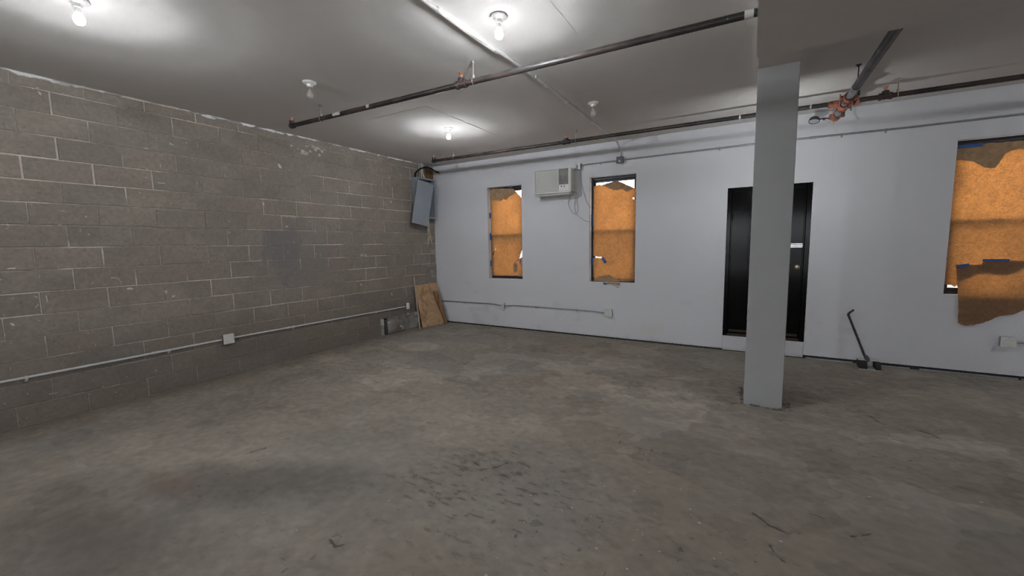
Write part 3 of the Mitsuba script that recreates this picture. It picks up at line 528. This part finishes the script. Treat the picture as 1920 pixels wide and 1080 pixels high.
conduit('conduit', 'long grey conduit running high along the white wall past the column', [(-1.75, yt, 2.850), (-0.03, yt, 2.854), (0.66, yt, 2.848), (1.51, yt, 2.836), (2.42, yt, 2.838), (5.38, yt, 2.838)], 0.0105, 'm_galv', [(-0.42, 2.854), (0.92, 2.845), (1.33, 2.839), (2.6, 2.838)], 'b', [((0.60, yt, 2.8485), (0.66, yt, 2.848))])
zc = H - 0.017
cd = [(-1.862, YF + 0.1, zc), (-1.862, 2.24, zc), (-1.83, 3.0, zc), (-1.815, 3.7, zc), (-1.82, 4.4, zc), (-1.835, 5.4, zc), (-1.835, 6.15, zc), (-1.830, 6.34, zc - 0.012), (-1.820, 6.46, zc - 0.055), (-1.808, yt - 0.005, zc - 0.13), (-1.80, yt - 0.002, 3.0), (-1.80, yt - 0.002, 2.893)]
conduit('conduit', 'white conduit running across the ceiling and bending down the wall to the dark box', spline(cd, 6), 0.0135, 'm_emtpaint', [(-1.862, 2.28), (-1.814, 3.62), (-1.82, 4.42), (-1.835, 5.35)], 'c', [((-1.8155, 3.86, zc), (-1.8155, 3.93, zc)), ((-1.823, 4.62, zc), (-1.825, 4.69, zc))])

# ------------------------------------------------------------------ sprinkler pipes
RP = 0.024
def pa(x): return np.array([x, 3.06, 3.013 - 0.0125 * (x + 4.74)])
def pb(x): return np.array([x, 5.64, 3.030 - 0.0055 * (x + 4.79)])
def sprinkler(fn, x0, x1, label, tees, endname):
    p = thing('sprinkler_pipe', label, 'pipe')
    add(f'{p}__pipe', rod(fn(x0), fn(x1), RP, 16), 'm_pipe', smooth=50)
    e = fn(x0)
    el = add(f'{p}__elbow', cat(lathe([(0.0001, -0.035), (0.028, -0.034), (0.033, -0.02), (0.033, 0.03), (0.028, 0.032)], e, (1, 0, 0), 16), lathe([(0.026, -0.01), (0.031, 0.035), (0.031, 0.055), (0.0001, 0.056)], e + (-0.005, 0, 0), (0, 0, 1), 16)), 'm_pipe', smooth=40)
    add(f'{el}__nipple', lathe([(0.012, 0.05), (0.012, 0.085), (0.026, 0.086), (0.026, 0.091), (0.0001, 0.092)], e + (-0.005, 0, 0), (0, 0, 1), 14), 'm_copper', smooth=40, label='copper-coloured sprinkler head')
    for x in tees:
        o = fn(x)
        t = add(f'{p}__tee', cat(lathe([(0.026, -0.055), (0.035, -0.052), (0.036, -0.032), (0.031, -0.028), (0.031, 0.028), (0.036, 0.032), (0.035, 0.052), (0.026, 0.055)], o, (1, 0, 0), 16), lathe([(0.026, 0.01), (0.026, 0.034), (0.030, 0.036), (0.030, 0.052), (0.0001, 0.053)], o, (0, 0, 1), 16)), 'm_pipe', smooth=40)
        add(f'{t}__sprinkler_head', cat(lathe([(0.014, 0.052), (0.014, 0.066), (0.010, 0.068), (0.008, 0.078), (0.020, 0.092), (0.027, 0.094), (0.027, 0.097), (0.0001, 0.099)], o, (0, 0, 1), 14), rod(o + (0.012, 0, 0.066), o + (0.018, 0, 0.094), 0.003, 6), rod(o + (-0.012, 0, 0.066), o + (-0.018, 0, 0.094), 0.003, 6)), 'm_copper', smooth=40, label='copper-coloured sprinkler head')
    return p
pA = sprinkler(pa, -4.74, SOF_X - 0.001, 'dark rusty sprinkler pipe hanging across the ceiling, nearer of the two', (-2.255,), 'a')
add(f'{pA}__paint_band', rod(pa(-0.085), pa(-0.035), RP + 0.0015, 16), 'm_offwhite', smooth=50, label='pale paint band')
for a, b in ((-3.98, -3.86), (-3.45, -3.41)): add(f'{pA}__paint_band', rod(pa(a) + (0, -0.004, 0.002), pa(b) + (0, -0.004, 0.002), RP - 0.002, 16), 'm_acgrey', smooth=50)
pB = sprinkler(pb, -4.79, XR - 0.005, 'dark sprinkler pipe hanging along the white wall, farther of the two', (-2.335, 1.123), 'b')
add(f'{pB}__paint_band', rod(pb(0.50), pb(0.515), RP + 0.001, 16), 'm_steel', smooth=50)
add(f'{pB}__paint_band', rod(pb(-0.17), pb(-0.155), RP + 0.001, 16), 'm_offwhite', smooth=50)
def hanger(x, y, z, r, label, mat='m_galv', dx=0.0):
    p = thing('pipe_hanger', label, 'hanger')
    a = np.linspace(0, 2 * np.pi, 21)
    add(f'{p}__ring', tube(np.c_[np.full(21, x), y + (r + 0.004) * np.sin(a), z + (r + 0.004) * np.cos(a)], 0.0035, 6, False), mat, smooth=60)
    add(f'{p}__swivel', lathe([(0.011, 0.0), (0.013, 0.006), (0.013, 0.022), (0.006, 0.026)], (x, y, z + r + 0.004), (0, 0, 1), 12), mat, smooth=40)
    add(f'{p}__rod', rod((x, y, z + r + 0.02), (x + dx, y, H - 0.002), 0.0045, 8), mat, smooth=50)
    add(f'{p}__flange', cat(lathe([(0.0001, -0.016), (0.010, -0.016), (0.011, -0.004), (0.024, -0.003), (0.024, 0.0)], (x + dx, y, H - 0.0005), (0, 0, 1), 14)), mat, smooth=40)
    return p
hanger(-4.205, 3.06, pa(-4.205)[2], RP, 'dark ring hanger near the end of the nearer sprinkler pipe')
h = hanger(-2.125, 3.06, pa(-2.125)[2], RP, 'steel ring hanger beside the tee of the nearer sprinkler pipe', 'm_emt')
hanger(-4.36, 5.64, pb(-4.36)[2], RP, 'pale ring hanger near the corner end of the farther sprinkler pipe', 'm_emt')
hanger(-2.19, 5.64, pb(-2.19)[2], RP, 'thin ring hanger on the farther sprinkler pipe left of the column')
hanger(1.215, 5.64, pb(1.215)[2], RP, 'ring hanger on the farther sprinkler pipe right of the column', 'm_brass')

# ------------------------------------------------------------------ main pipe with clamps, emergency light at its end
RM = 0.034
MX, MZ = 0.790, 2.962
p = thing('main_pipe', 'thick black sprinkler main coming out of the lower ceiling towards the window wall', 'pipe')
add(f'{p}__pipe', rod((MX, SOF_Y + 0.0005, MZ), (MX, 5.02, MZ), RM, 20), 'm_pipe', smooth=50)
add(f'{p}__pipe', rod((MX, 5.02, MZ), (MX, 6.02, MZ), RM - 0.003, 20), 'm_galv', smooth=50, label='grey end length of the pipe')
add(f'{p}__band', rod((MX, 5.00, MZ), (MX, 5.022, MZ), RM + 0.003, 20), 'm_offwhite', smooth=50)
def clamp(y0, y1, r): 
    return cat(lathe([(r - 0.012, 0), (r, 0.004), (r, (y1 - y0) * 0.35), (r - 0.006, (y1 - y0) * 0.5), (r, (y1 - y0) * 0.65), (r, (y1 - y0) - 0.004), (r - 0.012, y1 - y0)], (MX, y0, MZ), (0, 1, 0), 18),
               box(MX - r - 0.022, MX - r + 0.008, y0 + 0.01, y1 - 0.01, MZ - 0.018, MZ + 0.018, 0.004), box(MX + r - 0.008, MX + r + 0.022, y0 + 0.01, y1 - 0.01, MZ - 0.018, MZ + 0.018, 0.004))
c = add(f'{p}__coupling', clamp(5.30, 5.42, 0.050), 'm_primer', smooth=35, label='orange-red pipe coupling')
for s in (-1, 1): add(f'{c}__bolt', rod((MX + s * 0.068, 5.36, MZ - 0.045), (MX + s * 0.068, 5.36, MZ + 0.045), 0.007, 8), 'm_steel', smooth=40)
c = add(f'{p}__branch_tee', cat(clamp(5.56, 5.72, 0.050), lathe([(0.030, -0.13), (0.036, -0.12), (0.036, 0.12), (0.030, 0.13)], (MX, 5.64, MZ + 0.03), (1, 0, 0), 16)), 'm_primer', smooth=35, label='orange-red tee where the branch pipe crosses')
for s in (-1, 1): add(f'{c}__bolt', rod((MX + s * 0.066, 5.64, MZ - 0.06), (MX + s * 0.066, 5.64, MZ + 0.03), 0.007, 8), 'm_steel', smooth=40)
add(f'{p}__end_cap', cat(clamp(5.98, 6.08, 0.047), lathe([(0.045, 0.0), (0.045, 0.03), (0.03, 0.045), (0.0001, 0.047)], (MX, 6.08, MZ), (0, 1, 0), 16)), 'm_primer', smooth=35, label='orange-red end cap')
add(f'{p}__clip', box(MX + 0.034, MX + 0.055, 5.17, 5.19, MZ - 0.035, MZ + 0.02), 'm_dark'); add(f'{p}__clip', box(MX + 0.034, MX + 0.05, 5.85, 5.87, MZ - 0.06, MZ + 0.01), 'm_dark')
hanger(MX + 0.005, 5.0, MZ, RM, 'dark hanger holding the thick black main right of the column', 'm_dark')
p = thing('emergency_light', 'small round lamp head on an arm at the end of the thick pipe', 'lamp')
hc = np.array([0.608, 6.26, 2.990]); ax = np.array([-0.10, -0.30, -0.95]); ax /= np.linalg.norm(ax)
add(f'{p}__housing', lathe([(0.0001, -0.050), (0.030, -0.046), (0.048, -0.030), (0.056, -0.006), (0.058, 0.008), (0.053, 0.010)], hc, ax, 28), 'm_dark', smooth=40)
add(f'{p}__lens', lathe([(0.0001, 0.010), (0.030, 0.009), (0.053, 0.005)], hc, ax, 28), 'm_lens', smooth=40, label='pale round lens')
add(f'{p}__arm', tube(spline([hc + (0.045, 0.0, 0.012), hc + (0.10, 0.02, 0.018), hc + (0.13, 0.01, 0.010), (MX - 0.045, 6.13, MZ - 0.005)]), 0.008, 8), 'm_dark', smooth=50)
add(f'{p}__knuckle', lathe([(0.0001, -0.02), (0.014, -0.018), (0.014, 0.018), (0.0001, 0.02)], hc + (0.095, 0.02, 0.012), (0.3, 1, 0), 12), 'm_dark', smooth=40)
add(f'{p}__wire', tube(spline([hc + (0.10, 0.02, 0.0), hc + (0.135, 0.0, -0.03), (MX - 0.03, 6.13, MZ - 0.055), (MX - 0.01, 6.13, MZ - 0.05)]), 0.003, 6), 'm_cordgrey', smooth=60)
p = add('hanging_wire', tube(spline([(MX - 0.012, 6.10, MZ - 0.045), (MX - 0.018, 6.11, MZ - 0.085), (MX - 0.004, 6.12, MZ - 0.115), (MX + 0.02, 6.12, MZ - 0.15)]), 0.004, 6), 'm_beige', smooth=60, label='short bent wire hanging below the orange end cap', cat='wire')

# ------------------------------------------------------------------ ceiling lamps: porcelain holder and bulb
def lamp(x, y, z, lit, label, group=None):
    p = thing('ceiling_lamp', label, 'lamp', group)
    add(f'{p}__holder', lathe([(0.060, 0.0), (0.061, -0.008), (0.056, -0.014), (0.040, -0.018), (0.030, -0.024), (0.026, -0.046), (0.023, -0.048), (0.0001, -0.047)], (x, y, z - 0.0005), (0, 0, 1), 28), 'm_porcelain', smooth=40, label='white porcelain lampholder')
    zb = z - 0.046
    if lit:
        b = add(f'{p}__bulb', lathe([(0.0180, -0.030), (0.0245, -0.045), (0.0285, -0.055), (0.0305, -0.066), (0.030, -0.078), (0.026, -0.090), (0.018, -0.099), (0.008, -0.1035), (0.0001, -0.104)], (x, y, zb), (0, 0, -1) if False else (0, 0, 1), 20), 'm_glow', smooth=True, label='lit white bulb', emitter={'type': 'area', 'radiance': rgb(LAMP * 0.97, LAMP, LAMP * 1.04)})
        add(f'{b}__collar', lathe([(0.0135, 0.0), (0.0135, -0.016), (0.0178, -0.0295)], (x, y, zb), (0, 0, 1), 20), 'm_porcelain', smooth=40)
    else:
        b = add(f'{p}__bulb', lathe([(0.0135, -0.012), (0.015, -0.026), (0.022, -0.044), (0.029, -0.060), (0.0305, -0.072), (0.029, -0.086), (0.022, -0.098), (0.011, -0.1045), (0.0001, -0.106)], (x, y, zb), (0, 0, 1), 20), 'm_bulbglass', smooth=True, label='clear unlit filament bulb')
        add(f'{b}__cap', lathe([(0.0135, 0.0), (0.0138, -0.016), (0.010, -0.018)], (x, y, zb), (0, 0, 1), 16), 'm_brass', smooth=40)
        for a in range(4):
            c, s = math.cos(a * 1.571 + 0.4), math.sin(a * 1.571 + 0.4)
            add(f'{b}__filament', rod((x + 0.006 * c, y + 0.006 * s, zb - 0.028), (x + 0.014 * c, y + 0.014 * s, zb - 0.084), 0.0014, 6), 'm_filament')
    return p
lamp(-3.711, 2.598, H, False, 'unlit clear bulb in a white holder above the end of the nearer sprinkler pipe')
lamp(-3.590, 4.545, H, True, 'lit bulb on the ceiling nearest the electrical cabinet')
lamp(-1.570, 2.585, H - 0.004, True, 'lit bulb beside the white ceiling conduit at the top of the photo')
lamp(-1.596, 4.645, H, False, 'unlit clear bulb between the two sprinkler pipes near the second window')
lamp(-3.730, 1.030, H, True, 'lit bulb at the top left edge of the photo')
lamp(4.2, 4.60, H, True, 'lit bulb on the ceiling far right, outside the photo')

# emergency flood light fixed to the back of the column: it lights the window wall and the ceiling above it
p = thing('emergency_flood', 'emergency flood light fixed high on the back of the square column, facing the window wall', 'lamp')
add(f'{p}__housing', box(0.05, 0.26, 5.002, 5.06, 2.20, 2.30, 0.008), 'm_white')
fc, fd = np.array((0.185, 5.13, 2.36)), np.array((0.05, 1.0, 0.16)); fd /= np.linalg.norm(fd)
hd = add(f'{p}__lamp_head', cat(lathe([(0.0001, -0.045), (0.025, -0.042), (0.040, -0.020), (0.044, 0.0), (0.038, 0.001)], fc, fd, 24), rod((0.18, 5.04, 2.298), fc - fd * 0.03, 0.010, 10)), 'm_white', smooth=40)
add(f'{hd}__lens', lathe([(0.0001, 0.002), (0.030, 0.0016)], fc, fd, 24), 'm_glow', label='lit lens', emitter={'type': 'area', 'radiance': rgb(FLOOD, FLOOD * 1.02, FLOOD * 1.03)})

# ------------------------------------------------------------------ electrical cabinet in the corner
p = thing('electrical_cabinet', 'grey steel electrical cabinet with a crooked loose cover in the far corner', 'cabinet')
cx0, cx1, cy0, cy1, cz0, cz1 = XL + 0.003, XL + 0.145, 5.93, 6.42, 2.10, 2.865
add(f'{p}__body', cat(box(cx0, cx0 + 0.004, cy0, cy1, cz0, cz1), box(cx0, cx1, cy0, cy0 + 0.004, cz0, cz1), box(cx0, cx1, cy1 - 0.004, cy1, cz0, cz1), box(cx0, cx1, cy0, cy1, cz0, cz0 + 0.004), box(cx0, cx1, cy0, cy1, cz1 - 0.004, cz1),
                      box(cx1 - 0.004, cx1, cy0, cy0 + 0.03, cz0, cz1), box(cx1 - 0.004, cx1, cy1 - 0.03, cy1, cz0, cz1), box(cx1 - 0.004, cx1, cy0, cy1, cz0, cz0 + 0.03), box(cx1 - 0.004, cx1, cy0, cy1, cz1 - 0.03, cz1)), 'm_panel')
add(f'{p}__interior', box(cx0 + 0.006, cx0 + 0.07, cy0 + 0.07, cy1 - 0.07, cz0 + 0.08, cz1 - 0.12, 0.004), 'm_panelin', label='dark breaker assembly')
C = np.array([(-5.347, 5.833, 2.799), (-5.327, 6.239, 2.735), (-5.41, 6.117, 1.94), (-5.43, 5.71, 2.005)])
ey, ez = C[1] - C[0], C[3] - C[0]; nx = np.cross(ez, ey); nx = nx / np.linalg.norm(nx) * 0.004
nx = nx if nx[0] < 0 else -nx
add(f'{p}__cover', cat(obox(C[0], nx, ey, ez), obox(C[0] + nx, nx * 3, ey, ez * 0.012), obox(C[0] + nx, nx * 3, ey * 0.02, ez), obox(C[0] + nx + ey * 0.98, nx * 3, ey * 0.02, ez), obox(C[0] + nx + ez * 0.988, nx * 3, ey, ez * 0.012)), 'm_panel', label='loose grey steel cover hanging askew')
add(f'{p}__screw', rod(C[0] + nx + ey * 0.08 + ez * 0.04, (cx1 - 0.002, 5.945, 2.78), 0.005, 8), 'm_galv')
p = thing('black_cable', 'thick black cable looping over the top of the electrical cabinet', 'cable')
add(f'{p}__cable', tube(spline([(-5.53, 5.96, 2.868), (-5.52, 5.95, 2.93), (-5.51, 6.02, 3.00), (-5.50, 6.12, 3.055), (-5.49, 6.25, 3.085), (-5.48, 6.37, 3.075), (-5.47, 6.45, 3.04), (-5.45, 6.51, 3.025)]), 0.013, 10), 'm_black', smooth=60)
add(f'{p}__end', rod((-5.46, 6.48, 3.032), (-5.44, 6.532, 3.022), 0.018, 10), 'm_blackmatte', smooth=40)
for i, pts in enumerate(([(-5.53, 6.06, 2.867), (-5.54, 6.09, 2.98), (-5.545, 6.08, 3.148)], [(-5.52, 6.12, 2.867), (-5.535, 6.13, 3.0), (-5.54, 6.14, 3.148)], [(-5.51, 6.19, 2.867), (-5.53, 6.16, 2.98), (-5.545, 6.19, 3.148)])):
    add('supply_tube', tube(spline(pts), 0.011, 8), 'm_offwhite' if i else 'm_emt', smooth=60, label=('grey cable tube rising from the cabinet to the ceiling, leftmost of three', 'pale cable tube rising from the cabinet to the ceiling, middle of three', 'pale cable tube rising from the cabinet to the ceiling, nearest the brown board')[i], cat='cable', group='cable tubes above the electrical cabinet')
p = thing('wood_block', 'rust-brown wooden board behind the black cable above the electrical cabinet', 'board')
add(f'{p}__board', box(XL + 0.003, XL + 0.035, 6.25, 6.50, 2.885, 3.065, 0.003), 'm_oldwood')
rw = np.random.default_rng(5); wires = []
for i in range(11):
    y = 6.27 + rw.uniform(-0.02, 0.035); e = rw.uniform(-0.07, 0.09, 2)
    wires.append(tube(spline([(-5.53 + rw.uniform(-0.01, 0.01), y, 2.098), (-5.53, y + rw.uniform(-0.01, 0.01), 1.95), (-5.53 + e[1] * 0.3, y + e[0] * 0.3, 1.80), (-5.535 + abs(e[1]) * 0.3, y + e[0], 1.55 + rw.uniform(0, 0.16))]), 0.0035, 6))
p = thing('wire_bundle', 'bundle of frayed beige wires hanging below the electrical cabinet', 'wires')
for w in wires: add(f'{p}__wire', w, 'm_beige', smooth=60)

# ------------------------------------------------------------------ boards leaning in the corner
p = thing('plywood_sheet', 'tan plywood sheet leaning in the far corner against the block wall', 'board')
b0, b1 = np.array((-5.419, 5.874, 0.0)), np.array((-5.297, 6.453, 0.0)); t0 = np.array((-5.565, 5.850, 0.82)); e1 = b1 - b0; up = t0 - b0
e2 = np.array((XL + 0.035, 6.49, 0.82)) - b0 - up
nrm = np.cross(e1, up); nrm = nrm / np.linalg.norm(nrm) * 0.014; nrm = nrm if nrm[0] < 0 else -nrm
V = [b0, b1, b0 + up + e2, t0]; V = np.array(V + [v + nrm for v in V])
add(f'{p}__board', trimesh.PointCloud(V).convex_hull, 'm_ply')
p = thing('wood_plank', 'short dark-brown plank leaning on the plywood sheet', 'board')
o0, o1 = np.array((-5.300, 6.385, 0.004)), np.array((-5.488, 6.265, 0.665))
side = np.array((0.03, 0.085, 0.0)); nn = np.array((0.018, -0.006, 0.004))
def hull(pts): return trimesh.PointCloud(np.array(pts)).convex_hull
o1 = o1 + (0.012, 0, 0)
quad = [o0 + (0.02, -0.005, 0), o0 + (0.02, -0.005, 0) + side * 0.55, o0 * 0.3 + o1 * 0.7 + side, o1 + side, o1, o0 * 0.3 + o1 * 0.7]
add(f'{p}__board', hull(quad + [q + nn for q in quad]), 'm_oldwood')
add('wood_lath', hull([q for s in ((-5.405, 5.760, 0.0), (-5.583, 5.843, 0.975)) for q in (np.array(s), np.array(s) + (0.012, 0.004, 0.0), np.array(s) + (0.0, 0.018, 0.0), np.array(s) + (0.012, 0.022, 0.0))]), 'm_lath', label='thin pale wooden lath leaning left of the plywood sheet', cat='board')

# ------------------------------------------------------------------ lobby dustpan left against the wall
p = thing('dustpan', 'black long-handled dustpan with a bent handle leaning on the white wall', 'dustpan')
hb, ht = np.array((1.292, 6.40, 0.075)), np.array((1.098, 6.508, 0.632))
add(f'{p}__handle', tube([hb, hb * 0.5 + ht * 0.5, ht], 0.0125, 12), 'm_blackmatte', smooth=50)
add(f'{p}__grip', tube([ht, ht + (0.028, 0.008, 0.030), ht + (0.058, 0.014, 0.058)], (0.0125, 0.011, 0.008), 12), 'm_blackmatte', smooth=50)
px0, px1, py0, py1, pt = 1.205, 1.405, 6.27, 6.46, 0.095
add(f'{p}__pan', cat(box(px0, px1, py0, py1, 0.001, 0.006), hull([(px0, py1 - 0.006, 0), (px1, py1 - 0.006, 0), (px0, py1, 0), (px1, py1, 0), (px0, py1 - 0.006, pt), (px1, py1 - 0.006, pt), (px0, py1, pt), (px1, py1, pt)]),
                     box(px0, px1, py1 - 0.08, py1, pt - 0.006, pt)), 'm_acgrey', label='grey metal pan')
for x, w_ in ((px0, 0.075), (px1 - 0.045, 0.045)): add(f'{p}__side', hull([(xx, yy, zz) for xx in (x, x + w_) for yy, zz in ((py0 + 0.02, 0.0), (py1, 0.0), (py1, pt), (py0 + 0.06, pt - 0.01), (py0 + 0.02, 0.05))]), 'm_bristle', label='black side block')
add(f'{p}__socket', lathe([(0.024, -0.02), (0.022, 0.03), (0.016, 0.055)], (1.296, 6.40, pt), hb - np.array((1.296, 6.40, 0.0)) if False else (ht - hb), 14), 'm_dark', smooth=40)

# ------------------------------------------------------------------ crumbs of plaster and paint on the floor
rd = np.random.default_rng(11); crumbs = []
for i in range(150):
    if i < 70: x, y = rd.uniform(-0.9, 0.6) - 0.2, rd.uniform(1.2, 3.0)
    elif i < 110: x, y = rd.uniform(-3.5, 1.8), rd.uniform(1.0, 6.0)
    else: x, y = rd.uniform(-5.3, 2.4), YB - rd.uniform(0.01, 0.06)
    s = rd.uniform(0.003, 0.009) * (1.4 if rd.uniform() < 0.1 else 1)
    m = trimesh.creation.icosphere(subdivisions=0, radius=s); m.vertices *= rd.uniform(0.5, 1.4, (len(m.vertices), 1)); m.vertices[:, 2] *= 0.4; m.apply_translation((x, y, s * 0.3)); crumbs.append(m)
add('plaster_crumbs', cat(*crumbs), 'm_debris', label='pale crumbs of plaster and paint scattered over the concrete floor', cat='debris', kind='stuff')
